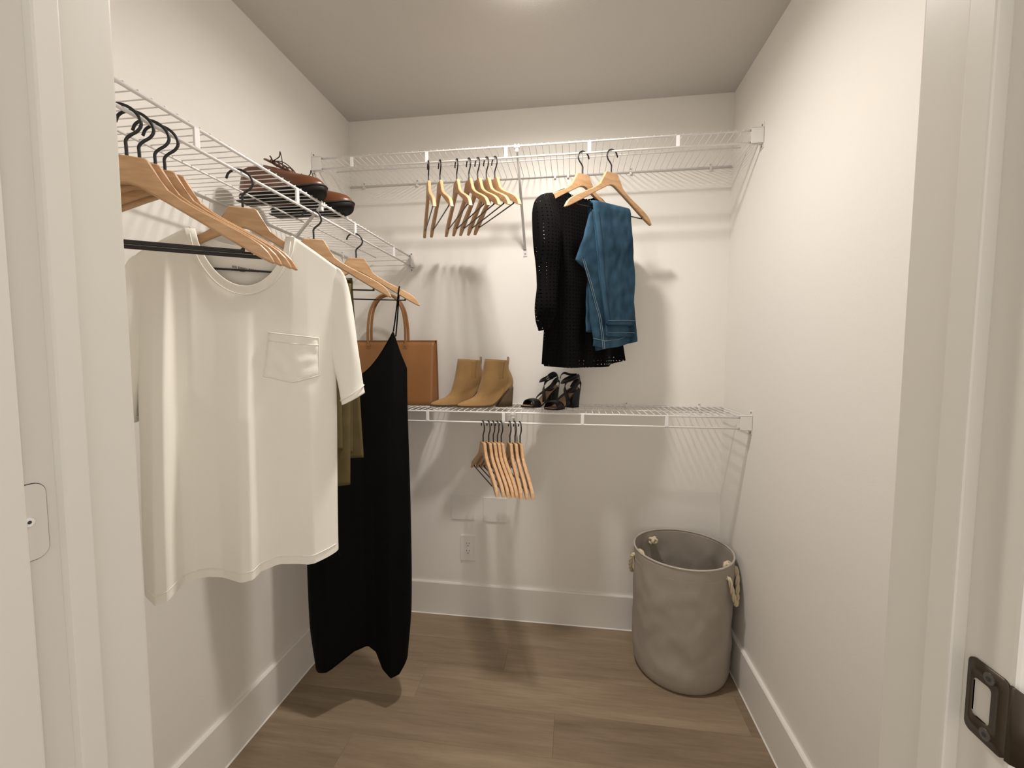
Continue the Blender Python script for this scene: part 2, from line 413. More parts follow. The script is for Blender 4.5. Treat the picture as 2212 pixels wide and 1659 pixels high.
# ================================================================== WALL PLATES
def wall_plate(name, x0, x1, z0, z1, label, cat, d=.0055):
    o = empty(name, ((x0+x1)/2, 0, z0)); tag(o, label, cat)
    hw, h = (x1-x0)/2, z1-z0
    MB().box(-hw, -d, 0, hw, 0, h, .0016).build('plate', 'trim', o)
    return o
def screw_y(par, x, z, d=.0055, r=.0032):
    MB().prism([(x+r*cos(2*pi*i/12), z+r*sin(2*pi*i/12)) for i in range(12)], -d-.0009, -d+.001, 'y').build('screw', 'trim', par)
p1 = wall_plate('blank_wall_plate', .500, .617, .494, .614, 'blank white double wall plate above the outlet, farther from the laundry basket', 'wall plate')
for sx in (-.022, .022):
    for sz in (.018, .102): screw_y(p1, sx, sz)
p2 = wall_plate('blank_wall_plate', .662, .779, .490, .612, 'blank white double wall plate partly behind the lower bunch of hangers', 'wall plate')
for sx in (-.022, .022):
    for sz in (.018, .102): screw_y(p2, sx, sz)
p3 = wall_plate('power_outlet', .546, .622, .285, .415, 'white double power outlet on the wall above the baseboard', 'outlet')
for cz in (.084, .046):
    r_ = MB(); r_.prism(rrect(0, cz, .030, .030, .010), -.0068, -.0052, 'y'); f = r_.build('socket_face', 'trim', p3)
    for sx, w, h in ((-.0065, .0022, .0085), (.0065, .0022, .0070)):
        MB().box(sx-w/2, -.0072, cz+.003-h/2+.003, sx+w/2, -.0066, cz+.003+h/2+.003).build('slot', 'slot', f)
    MB().prism([(.0026*cos(2*pi*i/10), cz-.0065+.0026*sin(2*pi*i/10)) for i in range(10)], -.0072, -.0066, 'y').build('slot', 'slot', f)
screw_y(p3, 0, .065)

# ================================================================== WIRE SHELVES (local x along the shelf, y = 0 wall .. -SD front)
RF, RM, RW = .0037, .0028, .00135
def wire_shelf(name, length, origin, rz, label, spacers, braces, clips, z, brace_foot=.335, ends=(True, True), mid=.178):
    o = empty(name, (*origin, z), rz); tag(o, label, 'wire shelf', 'white wire shelves')
    def rod(nm, y, zz, r, a=.004, b=length-.004):
        MB().tube([(a, y, zz), (b, y, zz)], r, 10).build(nm, 'wire', o, True)
    rod('front_rod', -SD, 0, RF); rod('hanging_rod', -SD, -LIP, RF); rod('middle_rod', -mid, RF-RM, RM, .03, length-.03); rod('back_rod', -.0065, RF-.0032, .0032)
    zt = RF+RW-.0003
    wp = smooth_path([(0, -SD-.003, zt), (0, -SD+.05, zt), (0, -mid, zt), (0, -.02, zt), (0, -.0075, zt-.0002), (0, -.0042, zt-.003)], 1)
    wm = None; n = int(round((length-.03)/.0262)); st = (length-.03)/n
    for i in range(n+1):
        x = .015+i*st
        if wm is None:
            w0 = MB().tube(wp, RW, 6).build('deck_wire', 'wire', o, True); wm = w0.data; w0.location = (x, 0, 0)
        else:
            w = bpy.data.objects.new('deck_wire', wm); COL.objects.link(w); w.parent = o; w.location = (x, 0, 0)
    for x in spacers:
        MB().box(x-.0065, -SD-.0042, -LIP+.001, x+.0065, -SD+.001, -.001, .0012).build('spacer', 'wire', o)
    for x, on in ((0, ends[0]), (length, ends[1])):
        if not on: continue
        sg = 1 if x == 0 else -1
        b = MB()
        def bx(x0, y0, z0, x1, y1, z1, bv=.001): b.box(min(x+sg*x0, x+sg*x1), y0, z0, max(x+sg*x0, x+sg*x1), y1, z1, bv)
        bx(.0, -SD-.0085, -LIP-.0065, .044, -SD-.0060, .0075)       # face
        bx(.0, -SD-.0085, -LIP-.0065, .044, -SD+.010, -LIP-.0042)   # bottom
        bx(.0, -SD-.0085, .0050, .044, -SD+.010, .0075)             # top
        bx(.0, -SD-.0085, -LIP-.022, .0025, -SD+.022, .026)         # wall flange
        e = b.build('end_bracket', 'plastic', o)
        for dz in (.019, -LIP-.015):
            disc_x('screw', x+sg*.0024, x+sg*.0040, -SD+.004, dz, .0034, 'screw', e) if sg > 0 else disc_x('screw', x-.0040, x-.0024, -SD+.004, dz, .0034, 'screw', e)
    for x in braces:
        b = empty('support_brace', (x, 0, 0)); b.parent = o
        t0 = Vector((0, -SD+.004, -.009)); t1 = Vector((0, -.0075, -brace_foot+.012))
        MB().tube([t0, t0.lerp(t1, .5), t1], 0, 12, flat=([.008, .012, .012], .0065, (0, .72, .69))).build('strut', 'steel', b)
        c = MB().box(-.011, -SD-.006, -.0075, .011, -SD+.008, -.0035, .001).box(-.010, -SD-.0060, -.006, -.004, -SD-.0038, .0060, .0005).box(.004, -SD-.0060, -.006, .010, -SD-.0038, .0060, .0005)
        c.box(-.006, -SD-.003, -.022, .006, -SD+.003, -.006, .0015); c.build('top_clip', 'plastic', b)
        f = MB().box(-.009, -.0035, -brace_foot-.022, .009, 0, -brace_foot+.016, .001).build('foot_plate', 'steel', b)
        MB().prism([(.0032*cos(2*pi*i/10), -brace_foot-.010+.0032*sin(2*pi*i/10)) for i in range(10)], -.0052, -.003, 'y').build('screw', 'screw', f)
    for x in clips:
        c = MB().box(x-.005, -.0115, -.006, x+.005, -.0005, -.0015, .001).box(x-.0055, -.004, -.014, x+.0055, 0, .020, .0015).box(x-.004, -.012, -.012, x+.004, -.009, .001, .001)
        e = c.build('wall_clip', 'plastic', o)
        MB().prism([(x+.0024*cos(2*pi*i/10), .013+.0024*sin(2*pi*i/10)) for i in range(10)], -.0050, -.0035, 'y').build('screw', 'screw', e)
    return o
wire_shelf('wire_shelf', W, (0, 0), 0, 'top white wire shelf with hanging rail running across the back wall', [.176, .498, .822, 1.145, 1.470], [.865], [.075, .344, .60, 1.001, 1.060, 1.338, 1.676], ZU)
wire_shelf('wire_shelf', W, (0, 0), 0, 'waist-high white wire shelf holding the tan bag, boots and sandals', [.166, .490, .813, 1.132, 1.456], [.852], [.08, .35, .62, 1.04, 1.34, 1.66], ZB)
LL = -YF
# left wall shelf: local x runs along world -y from the back corner, so rotate by -90 deg
wire_shelf('wire_shelf', LL, (0, 0), -pi/2, 'white wire shelf along the side wall with brown lace-up shoes on it', [.2246, .564, .893, 1.224, 1.53], [.769], [.10, .36, .66, 1.0, 1.3, 1.55], ZL, mid=.140)
bpy.data.objects['wire_shelf.002'].scale = (1, -1, 1)
bpy.data.objects['wire_shelf.002'].rotation_euler = (0, 0, -pi/2)

# ================================================================== HANGERS
UPE = [(0, 0), (.026, -.0005), (.031, -.004), (.037, -.015), (.046, -.033), (.058, -.050), (.076, -.0635), (.10, -.0775), (.13, -.092), (.16, -.107), (.183, -.1195), (.200, -.131), (.212, -.1435), (.219, -.155), (.2225, -.1635)]
LOE = [(.2185, -.1650), (.205, -.1590), (.18, -.1455), (.14, -.1225), (.10, -.0985), (.06, -.0755), (.03, -.0585), (.012, -.0490), (0, -.0470)]
half = UPE + LOE
outline = half + [(-a, b) for a, b in half[::-1] if a > 1e-6]
outline = [p for i, p in enumerate(outline) if i == 0 or p != outline[i-1]]
def inset(poly, d):
    n = len(poly); out = []
    for i in range(n):
        a = Vector((*poly[i-1], 0)); b = Vector((*poly[i], 0)); c = Vector((*poly[(i+1) % n], 0))
        t = ((b-a).normalized()+(c-b).normalized()); t = t.normalized() if t.length > 1e-6 else (c-b).normalized()
        out.append((b.x+t.y*d, b.y-t.x*d))
    return out
def hanger_wood_mesh():
    th = .0065; ins = inset(outline, .0022)
    n = len(outline); v = []; f = []
    top = [p for p in half]
    layers = [(-th, ins), (-th+.0022, outline), (th-.0022, outline), (th, ins)]
    for d, pl in layers: v += [(a, d, b) for a, b in pl]
    for k in range(3):
        for i in range(n):
            j = (i+1) % n; f.append([k*n+i, k*n+j, (k+1)*n+j, (k+1)*n+i])
    # faces triangulated by bmesh (concave outline)
    me = bpy.data.meshes.new('shoulder_bar'); bm = bmesh.new(); bv = [bm.verts.new(p) for p in v]
    for q in f: bm.faces.new([bv[i] for i in q])
    for k in (0, 3):
        fa = bm.faces.new([bv[k*n+i] for i in range(n)]); bmesh.ops.triangulate(bm, faces=[fa])
    bmesh.ops.recalc_face_normals(bm, faces=bm.faces[:]); bm.to_mesh(me); bm.free()
    me.materials.append(M['wood'])
    return me
HOOK_H = .0838
hook_pts = smooth_path([(0, 0, -.012), (0, 0, .014), (0, 0, .027), (.006, 0, .036), (.017, 0, .046), (.0225, 0, .058), (.019, 0, .072), (.009, 0, .0825), (-.004, 0, .0865), (-.017, 0, .0835), (-.0265, 0, .075), (-.031, 0, .063)], 4)
wood_me = hanger_wood_mesh()
_h = MB().tube(hook_pts, .0027, 8).build('hook', 'black_wire', None, True); hook_me = _h.data; bpy.data.objects.remove(_h)
bar_pts = smooth_path([(-.172, 0, -.130), (-.171, 0, -.138), (-.166, 0, -.1435), (-.158, 0, -.145), (0, 0, -.1455), (.158, 0, -.145), (.166, 0, -.1435), (.171, 0, -.138), (.172, 0, -.130)], 4)
_h = MB().tube(bar_pts, .0024, 8).build('trouser_bar', 'black_wire', None, True); bar_me = _h.data; bpy.data.objects.remove(_h)
def hanger(x, y, rodz, deg, label, group=None):
    z = rodz+RF-HOOK_H
    o = empty('clothes_hanger', (x, y, z), radians(deg)); tag(o, label, 'hanger', group)
    for nm, me in (('shoulder_bar', wood_me), ('hook', hook_me), ('trouser_bar', bar_me)):
        c = bpy.data.objects.new(nm, me); COL.objects.link(c); c.parent = o
        c.location = (.004, 0, 0)
    return o
ordn = ['first', 'second', 'third', 'fourth', 'fifth', 'sixth', 'seventh', 'eighth']
RZL, RZU, RZB = ZL-LIP, ZU-LIP, ZB-LIP
G1 = 'bare hangers bunched by the door frame'
for k, (y, th) in enumerate([(-1.375, 33), (-1.352, 33), (-1.322, 33), (-1.303, 32.5)]):
    hanger(SD, y, RZL, th, f'bare wooden hanger on the side shelf, {ordn[k]} from the door frame', G1)
hanger(SD, -1.1067, RZL, 29, 'wooden hanger with black hook holding the white T-shirt', None)
hanger(SD, -.8242, RZL, 23, 'wooden hanger with olive trousers folded over its bar', None)
hanger(SD, -.5671, RZL, 20, 'wooden hanger carrying the long black slip dress', None)
G2 = 'bare hangers on the top rail'
for k, (x, th) in enumerate([(.5036, -66), (.5515, -62), (.6207, -62), (.6701, -58), (.7059, -57), (.7415, -57), (.7751, -56)]):
    hanger(x, -SD, RZU, th, f'bare wooden hanger on the top rail, {ordn[6-k]} away from the shelf brace', G2)
hanger(1.1237, -SD, RZU, 220, 'wooden hanger inside the black eyelet blouse', None)
hanger(1.2315, -SD, RZU, 219, 'wooden hanger with blue jeans folded over its bar', None)
G3 = 'bare hangers on the lower rail'
low = [(.7262, -64.5), (.7496, -64.5), (.7689, -65), (.7863, -65), (.8018, -65), (.8382, -70.5), (.8593, -70.5), (.8802, -70.5)]
for k, (x, th) in enumerate(low):
    if k < 5: lb = f'bare hanger on the lower rail among five, {ordn[k]} from the bag side'
    else: lb = f'bare hanger on the lower rail among three, {ordn[k-5]} from the bag side'
    hanger(x, -SD, RZB, th, lb, G3)

# ================================================================== GARMENTS (local x = along the hanger, y = away from viewer side, z world)
def garment(name, x, y, deg, label, cat):
    o = empty(name, (x, y, 0), radians(deg)); return tag(o, label, cat)
def loft_tube(name, mat, parent, hwL, hwR, ztop, zbot, dep, off, nv=70, na=180, cap_shoulder=None, wr=.0, uv=False, thick=0, flat=.55):
    """garment body: for row v and angle a. hwL/hwR(v) half widths, ztop(s,front), zbot(s,front), dep(v,u), off(s_norm, v)"""
    rings = []; uvs = []
    for i in range(nv+1):
        v = i/nv; ring = []
        for j in range(na):
            a = 2*pi*j/na; ca, sa = cos(a), sin(a)
            s0 = hwR(v)*ca if ca > 0 else hwL(v)*ca
            stop = hwR(0)*ca if ca > 0 else hwL(0)*ca
            front = sa < 0
            z = lerp(ztop(stop, front), zbot(s0, front), v)
            prof = math.copysign(abs(sa)**flat, sa)
            d = prof*dep(v, ca) + off(s0, v, front)
            if wr: d += wr*n3(s0*9, z*4, (1 if front else 5))*(.25+.75*v)
            ring.append((s0, d, z)); uvs.append((s0+(0 if front else .0071), z))
        rings.append(ring)
    mb = MB().rings(rings)
    if cap_shoulder:
        for j in range(na//2):
            j2 = (na-j) % na; k = j+1; k2 = (na-k) % na
            if abs(rings[0][j][0]) > cap_shoulder and abs(rings[0][k][0]) > cap_shoulder and len({j, k, k2, j2}) >= 3:
                q = []
                for t in (j, k, k2, j2):
                    if t not in q: q.append(t)
                mb.f.append(q)
    o = mb.build(name, mat, parent, True, uvs=uvs if uv else None)
    if thick:
        md = o.modifiers.new('thickness', 'SOLIDIFY'); md.thickness = thick; md.offset = 0
    return o
def limb(name, mat, parent, rings_def, na=40, wr=0, uv=False, thick=0, seed=0):
    """sleeve: list of (outer(s,z), inner(s,z), depth, offset)"""
    rings = []; uvs = []
    m = len(rings_def)
    for i in range(m):
        (so, zo), (si, zi), dp, of = rings_def[i]; r = []
        for j in range(na):
            a = 2*pi*j/na; ca, sa = cos(a), sin(a)
            s_ = (so+si)/2+(so-si)/2*ca; z_ = (zo+zi)/2+(zo-zi)/2*ca
            d = of+dp*math.copysign(abs(sa)**.7, sa)
            if wr: d += wr*n3(s_*25+seed, z_*7, sa*1.5)
            r.append((s_, d, z_)); uvs.append((s_+(0 if sa < 0 else .0071), z_))
        rings.append(r)
    o = MB().rings(rings).build(name, mat, parent, True, uvs=uvs if uv else None)
    if thick:
        md = o.modifiers.new('thickness', 'SOLIDIFY'); md.thickness = thick; md.offset = 0
    return o
def resample_rings(keys, n):
    """keys: list of (t,(so,zo),(si,zi),dep,off) -> n smooth ring definitions"""
    out = []
    for i in range(n):
        t = i/(n-1); g = lambda f: sinterp_c(t, [(k[0], f(k)) for k in keys])
        out.append(((g(lambda k: k[1][0]), g(lambda k: k[1][1])), (g(lambda k: k[2][0]), g(lambda k: k[2][1])), g(lambda k: k[3]), g(lambda k: k[4])))
    return out
def sinterp_c(t, pts):
    """monotone-ish Catmull-Rom through (t,value)"""
    if t <= pts[0][0]: return pts[0][1]
    if t >= pts[-1][0]: return pts[-1][1]
    for i in range(len(pts)-1):
        a, b = pts[i], pts[i+1]
        if t <= b[0]:
            u = (t-a[0])/(b[0]-a[0]); h = b[0]-a[0]
            ma = (b[1]-pts[i-1][1])/(b[0]-pts[i-1][0]) if i > 0 else (b[1]-a[1])/h
            mb_ = (pts[i+2][1]-a[1])/(pts[i+2][0]-a[0]) if i+2 < len(pts) else (b[1]-a[1])/h
            return (2*u**3-3*u*u+1)*a[1]+(u**3-2*u*u+u)*h*ma+(-2*u**3+3*u*u)*b[1]+(u**3-u*u)*h*mb_

# ---------------- white T-shirt
ZW = RZL+RF-HOOK_H       # top of the wood on the side rail
tee = garment('t_shirt', SD+.004, -1.1067, 29, 'white short-sleeved T-shirt with a chest pocket on a wooden hanger', 't-shirt')
NK = .101
def tee_top(s, front):
    a = abs(s)
    sh = interp(a, [(0, 1.603), (NK, 1.603), (.150, 1.570), (.200, 1.535), (.223, 1.512), (.24, 1.49)])
    if a < NK:
        q = 1-(a/NK)**2
        return sh-(.132 if front else .040)*q**.62
    return sh
def tee_bot(s, front):
    return .793 + interp(s, [(-.22, -.010), (-.17, -.016), (-.14, -.004), (-.09, .004), (-.02, -.006), (.015, .0), (.05, .006), (.12, -.002), (.2, .012)]) + (0 if front else .004)
def tee_off(s, v, front):
    # hanging folds, growing towards the hem; negative = towards the viewer
    f = interp(s, [(-.24, .01), (-.205, -.03), (-.172, -.070), (-.148, -.070), (-.137, -.006), (-.11, .006), (-.06, -.002), (-.015, -.034), (.008, -.036), (.018, -.002), (.06, .010), (.10, .002), (.135, -.012), (.165, -.004), (.21, .012)])
    return f*(v**1.1)*(1 if front else .85) - .004 - .002*v
def tee_dep(v, ca):
    return .0095 + .030*min(1, v*2.2)
loft_tube('body', 'tee', tee, lambda v: sinterp(v, [(0, .206), (.3, .209), (1, .212)]), lambda v: sinterp(v, [(0, .205), (.12, .201), (.35, .196), (1, .190)]), tee_top, tee_bot, tee_dep, tee_off, nv=90, na=260, cap_shoulder=NK, wr=.007)
# ribbed collar band following the neck opening
def body_pt(s, z, front, v=0):
    return Vector((s, (-1 if front else 1)*.0095-.004, z))
col = []
for i in range(49):
    t = -1+2*i/48; s = NK*t; col.append(Vector((s, -.0150-.004*(1-t*t), tee_top(s*.9999, True)-.0075)))
for i in range(1, 48):
    t = 1-2*i/48; s = NK*t; col.append(Vector((s, .0055+.003*(1-t*t), tee_top(s*.9999, False)-.004)))
MB().tube(col, 0, 14, closed=True, flat=(.021, .0036, (0, 1, 0))).build('collar', 'tee', tee, True)
seam = [p+Vector((0, -.0026 if k < 49 else .0026, -.0105)) for k, p in enumerate(col)]
MB().tube(seam, .0010, 6, closed=True).build('collar_seam', 'tee', tee, True)
# sleeves
slvR = [(0, (.188, 1.5395), (.172, 1.400), .0070, -.004), (.10, (.2170, 1.5215), (.180, 1.365), .0108, -.004), (.28, (.2350, 1.455), (.187, 1.300), .0230, -.006), (.6, (.249, 1.330), (.199, 1.240), .034, -.008), (.9, (.2605, 1.232), (.2055, 1.196), .031, -.009), (1, (.2635, 1.214), (.2075, 1.184), .030, -.009)]
limb('sleeve', 'tee', tee, resample_rings(slvR, 40), wr=.006, thick=.0012)
slvL = [(k, (-so, zo+dz), (-si-.012*k, zi+dz), d, o2) for (k, (so, zo), (si, zi), d, o2), dz in zip(slvR, (0, 0, 0, -.01, -.02, -.022))]
limb('sleeve', 'tee', tee, resample_rings(slvL, 40), wr=.006, thick=.0012, seed=9)
def ring_tube(rdef, k, grow, r, nm, parent, mat, na=40):
    (so, zo), (si, zi), dp, of = rdef
    pts = []
    for j in range(na):
        a = 2*pi*j/na; ca, sa = cos(a), sin(a)
        ex = (abs(so-si)/2+grow)/max(1e-6, abs(so-si)/2)
        pts.append(((so+si)/2+(so-si)/2*ca*ex, of+(dp+grow)*math.copysign(abs(sa)**.7, sa), (zo+zi)/2+(zo-zi)/2*ca*ex))
    MB().tube(pts, r, 6, closed=True).build(nm, mat, parent, True)
for sl in (slvR, slvL):
    rr = resample_rings(sl, 40); ring_tube(rr[35], 0, .002, .0011, 'cuff_seam', tee, 'tee')
# hem seam on the front, following the folds
def tee_front(s, z, lift=0):
    ca = max(-1, min(1, s/(.19 if s > 0 else .212))); zt = tee_top(s, True); zb = tee_bot(s, True)
    v = max(0, min(1, (zt-z)/(zt-zb))); sa = sqrt(max(0, 1-ca*ca))
    hw = (sinterp(v, [(0, .205), (.12, .201), (.35, .196), (1, .190)]) if s > 0 else sinterp(v, [(0, .206), (.3, .209), (1, .212)]))
    ca = max(-1, min(1, s/hw)); sa = sqrt(max(0, 1-ca*ca))
    d = -(sa**.55)*tee_dep(v, ca)+tee_off(s, v, True)+.007*n3(s*9, z*4, 1)*(.25+.75*v)
    return Vector((s, d-lift, z))
hp = [tee_front(s, tee_bot(s, True)+.021, .0008) for s in [lerp(-.205, .185, i/90) for i in range(91)]]
MB().tube(hp, .0011, 6).build('hem_seam', 'tee', tee, True)
# pocket
def pocket_grid():
    mb = MB(); rows = []
    n, m = 22, 22
    for i in range(n+1):
        v = i/n; r = []
        for j in range(m+1):
            u = j/m; s = lerp(.049, .158, u)-.012*v*(1-u)*1.0
            zt = 1.365-.012*u
            zb = 1.262-.016*(1-abs(2*u-1)) - .010*(1-u)*0 
            p = tee_front(s, lerp(zt, zb, v), .0035+.004*sin(pi*u)*(1-v)*.9+.0042*n3(u*4.5, v*4, 3))
            if i == n or j in (0, m): p = tee_front(s, lerp(zt, zb, v), .0010)
            r.append(p)
        rows.append(r)
    mb.rings(rows, wrap=False); return mb, rows
pm, prow = pocket_grid(); pk = pm.build('pocket', 'tee', tee, True)
edge = [r[0] for r in prow]+prow[-1][1:]+[r[-1] for r in prow[::-1]][1:]
MB().tube([p+Vector((0, -.0012, 0)) for p in edge], .0013, 6).build('pocket_seam', 'tee', pk, True)
MB().tube([p+Vector((0, -.0008, 0)) for p in prow[0]], .0016, 6).build('pocket_hem', 'tee', pk, True)
MB().tube([p+Vector((0, -.0010, 0)) for p in prow[4]], .0009, 6).build('pocket_stitch', 'tee', pk, True)
# maker's print inside the back neck (two short lines, too small to read)
mb = MB(); rnd = random.Random(3)
for k in range(13):
    x0 = -.026+k*.0042; h = .0050
    zb = 1.517-.0006*k
    st = rnd.choice('HOIE')
    y_ = .0022
    mb.box(x0, y_-.0004, zb, x0+.0009, y_, zb+h)
    if st in 'HO': mb.box(x0+.0021, y_-.0004, zb, x0+.0030, y_, zb+h)
    if st in 'OE': mb.box(x0, y_-.0004, zb, x0+.0028, y_, zb+.0009); mb.box(x0, y_-.0004, zb+h-.0009, x0+.0028, y_, zb+h)
    if st in 'HE': mb.box(x0, y_-.0004, zb+h/2-.0004, x0+.0028, y_, zb+h/2+.0004)
for k in range(5): mb.box(-.010+k*.0022, .0018, 1.5085, -.010+k*.0022+.0014, .0022, 1.5115)
mb.build('neck_print', 'tee_print', tee)

# ---------------- folded garments over a hanger bar
def drape(name, mat, parent, zbar, zf, zb, edgeL, edgeR, gap=.010, thick=.006, n=60, m=26, wr=.003, seed=0, side=None):
    """thick strip hung over the bar: front bottom at zf, back bottom at zb. edgeL/R(z, front) give the side edges"""
    path = []
    nf = n
    for i in range(nf): path.append((-gap, lerp(zf, zbar-.002, i/(nf-1)), True))
    for i in range(1, 8): a = pi*i/8; path.append((-gap*cos(a), zbar+gap*sin(a)*.8, i < 4))
    for i in range(nf): path.append((gap, lerp(zbar-.002, zb, i/(nf-1)), False))
    if side == 'front': path = path[:nf]
    rows_o, rows_i = [], []
    for k, (d, z, fr) in enumerate(path):
        sl, sr = edgeL(z, fr), edgeR(z, fr); ro, ri = [], []
        sgn = -1 if fr else 1
        for j in range(m+1):
            u = j/m; s = lerp(sl, sr, u); ed = min(1, min(u, 1-u)*m/2.2); hh = thick*(.35+.65*sqrt(ed))
            w = wr*n3(s*16+seed, z*9, sgn)+wr*.6*n3(s*40, z*26+seed, sgn)
            dn = d+sgn*w if abs(d) >= gap*.99 else d
            zz = z+(thick*.5 if zbar < z else 0)
            ro.append((s, dn+(sgn*hh if abs(d) > gap*.3 else sgn*hh*abs(d)/gap), zz+(.5*thick if z > zbar else 0))); ri.append((s, dn, z))
        rows_o.append(ro); rows_i.append(ri)
    mb = MB(); rings = [ro+ri[::-1] for ro, ri in zip(rows_o, rows_i)]
    mb.rings(rings, True, True)
    return mb.build(name, mat, parent, True)
olv = garment('trousers', SD+.004, -.8242, 23, 'olive green trousers folded over a hanger bar between T-shirt and black dress', 'trousers')
ZBAR = ZW-.1455+.0024
drape('leg', 'olive', olv, ZBAR, .905, 1.00, lambda z, f: -.125 if f else -.115, lambda z, f: lerp(.088, .104, (z-.9)/.62) if f else lerp(.094, .104, (z-.9)/.62), gap=.008, thick=.009, seed=2)
drape('leg', 'olive', olv, ZBAR+.010, 1.02, .982, lambda z, f: -.12, lambda z, f: (.07 if f else lerp(.128, .1065, min(1, max(0, (z-.98)/.53)))), gap=.0185, thick=.008, seed=5, wr=.002)
# ---------------- black slip dress
ddir = 20
dress = garment('slip_dress', SD+.004, -.5671, ddir, 'long black slip dress hanging by thin straps from a wooden hanger', 'dress')
def dr_top(s, front):
    a = abs(s)
    if a < .126:
        lo = 1.238 if front else 1.225
        return lo+(1.400-.006*(not front)-lo)*(a/.126)**1.55
    return interp(a, [(.126, 1.400 if front else 1.394), (.148, 1.325), (.172, 1.262), (.19, 1.25)])
def dr_bot(s, front):
    f = interp(s, [(-.2, .185), (-.15, .172), (-.10, .190), (-.03, .222), (.02, .228), (.045, .210), (.07, .150), (.10, .124), (.13, .126), (.155, .158), (.18, .19)])
    return f if front else f*.6+.4*.175
def dr_off(s, v, front):
    f = interp(s, [(-.2, -.02), (-.12, -.045), (-.04, -.005), (.01, .014), (.05, .0), (.10, -.040), (.15, -.03), (.19, 0)])
    return f*v**1.2
loft_tube('body', 'dress', dress, lambda v: sinterp_c(v, [(0, .168), (.15, .180), (.5, .188), (.85, .184), (1, .165)]), lambda v: sinterp_c(v, [(0, .172), (.15, .172), (.5, .178), (.85, .176), (1, .160)]), dr_top, dr_bot, lambda v, c: .012+.040*min(1, v*2.5), dr_off, nv=90, na=200, wr=.006, thick=.0012)
ZARM = ZW-.104
for sg in (1, -1):
    mb = MB()
    top = Vector((sg*.150-.004, 0, ZARM+.006))
    mb.tube(smooth_path([(sg*.126, -.010, 1.398), (sg*.134, -.011, 1.45), (sg*.145, -.0115, 1.53), (sg*.148, -.0105, ZARM-.004), (sg*.149, -.003, ZARM+.007), (sg*.149, .004, ZARM+.007), (sg*.148, .0115, ZARM-.006), (sg*.144, .0115, 1.50), (sg*.138, .010, 1.43), (sg*.133, .010, 1.380)], 5), 0, 8, flat=(.0050, .0018, [(0, 1, .2)]*46))
    mb.build('strap', 'dress', dress, True)
# neckline edging
for fr in (True, False):
    pts = []
    for i in range(61):
        s = lerp(-.126, .126, i/60); ca = s/.17; sa = sqrt(1-ca*ca)
        pts.append((s, (-1 if fr else 1)*(sa**.55)*.0125, dr_top(s, fr)))
    MB().tube(pts, .0014, 6).build('neck_edging', 'dress', dress, True)
# ---------------- black eyelet blouse
ZWU = RZU+RF-HOOK_H
bl = garment('blouse', 1.1237-.003, -SD-.0025, 40, 'black long-sleeved eyelet blouse hanging behind the jeans', 'blouse')
def bl_top(s, front):
    a = abs(s-.0)
    sh = interp(a, [(0, 1.945), (.070, 1.943), (.10, 1.931), (.15, 1.905), (.19, 1.880), (.225, 1.850)])
    if a < .075:
        q = 1-(a/.075)**2
        return sh-(.070 if front else .022)*q**.6
    return sh
def bl_bot(s, front):
    f = interp(s, [(-.16, 1.270), (-.08, 1.263), (.03, 1.262), (.15, 1.266), (.25, 1.290)])
    return f if front else f+.008
loft_tube('body', 'eyelet', bl, lambda v: sinterp_c(v, [(0, .205), (.12, .172), (.4, .150), (1, .152)]), lambda v: sinterp_c(v, [(0, .205), (.12, .19), (.4, .205), (1, .252)]), bl_top, bl_bot, lambda v, c: .010+.026*min(1, v*2), lambda s, v, f: .020*v*sin(s*38+.6)*v+.004+.018*v, nv=80, na=200, cap_shoulder=.075, wr=.004, uv=True)
loft_tube('lining', 'lining', bl, lambda v: sinterp_c(v, [(0, .196), (.12, .168), (.4, .147), (1, .150)]), lambda v: sinterp_c(v, [(0, .196), (.12, .187), (.4, .202), (1, .249)]), lambda s, f: bl_top(s, f)-.008, lambda s, f: bl_bot(s, f)+interp(s, [(-.03, .006), (.0, .032), (.3, .036)]), lambda v, c: .006+.020*min(1, v*2), lambda s, v, f: .020*v*sin(s*38+.6)*v+.004+.018*v, nv=50, na=120)
slb = [(0, (-.150, 1.908), (-.120, 1.840), .018, .0), (.06, (-.200, 1.890), (-.120, 1.795), .034, -.006), (.16, (-.231, 1.850), (-.128, 1.745), .044, -.016), (.28, (-.236, 1.785), (-.137, 1.690), .046, -.022), (.42, (-.233, 1.715), (-.142, 1.630), .044, -.024), (.56, (-.226, 1.640), (-.146, 1.575), .038, -.024), (.70, (-.222, 1.565), (-.147, 1.525), .037, -.024), (.84, (-.230, 1.490), (-.148, 1.475), .036, -.024), (.94, (-.226, 1.440), (-.156, 1.444), .024, -.022), (1, (-.212, 1.400), (-.176, 1.412), .014, -.020)]
limb('sleeve', 'eyelet', bl, resample_rings(slb, 60), wr=.010, uv=True)
slb2 = [(t, (-so+.045*min(1, t*3), zo), (-si+.045*min(1, t*3), zi), d*.8, .01-o2*.3) for t, (so, zo), (si, zi), d, o2 in slb]
limb('sleeve', 'eyelet', bl, resample_rings(slb2, 60), wr=.010, uv=True, seed=4)
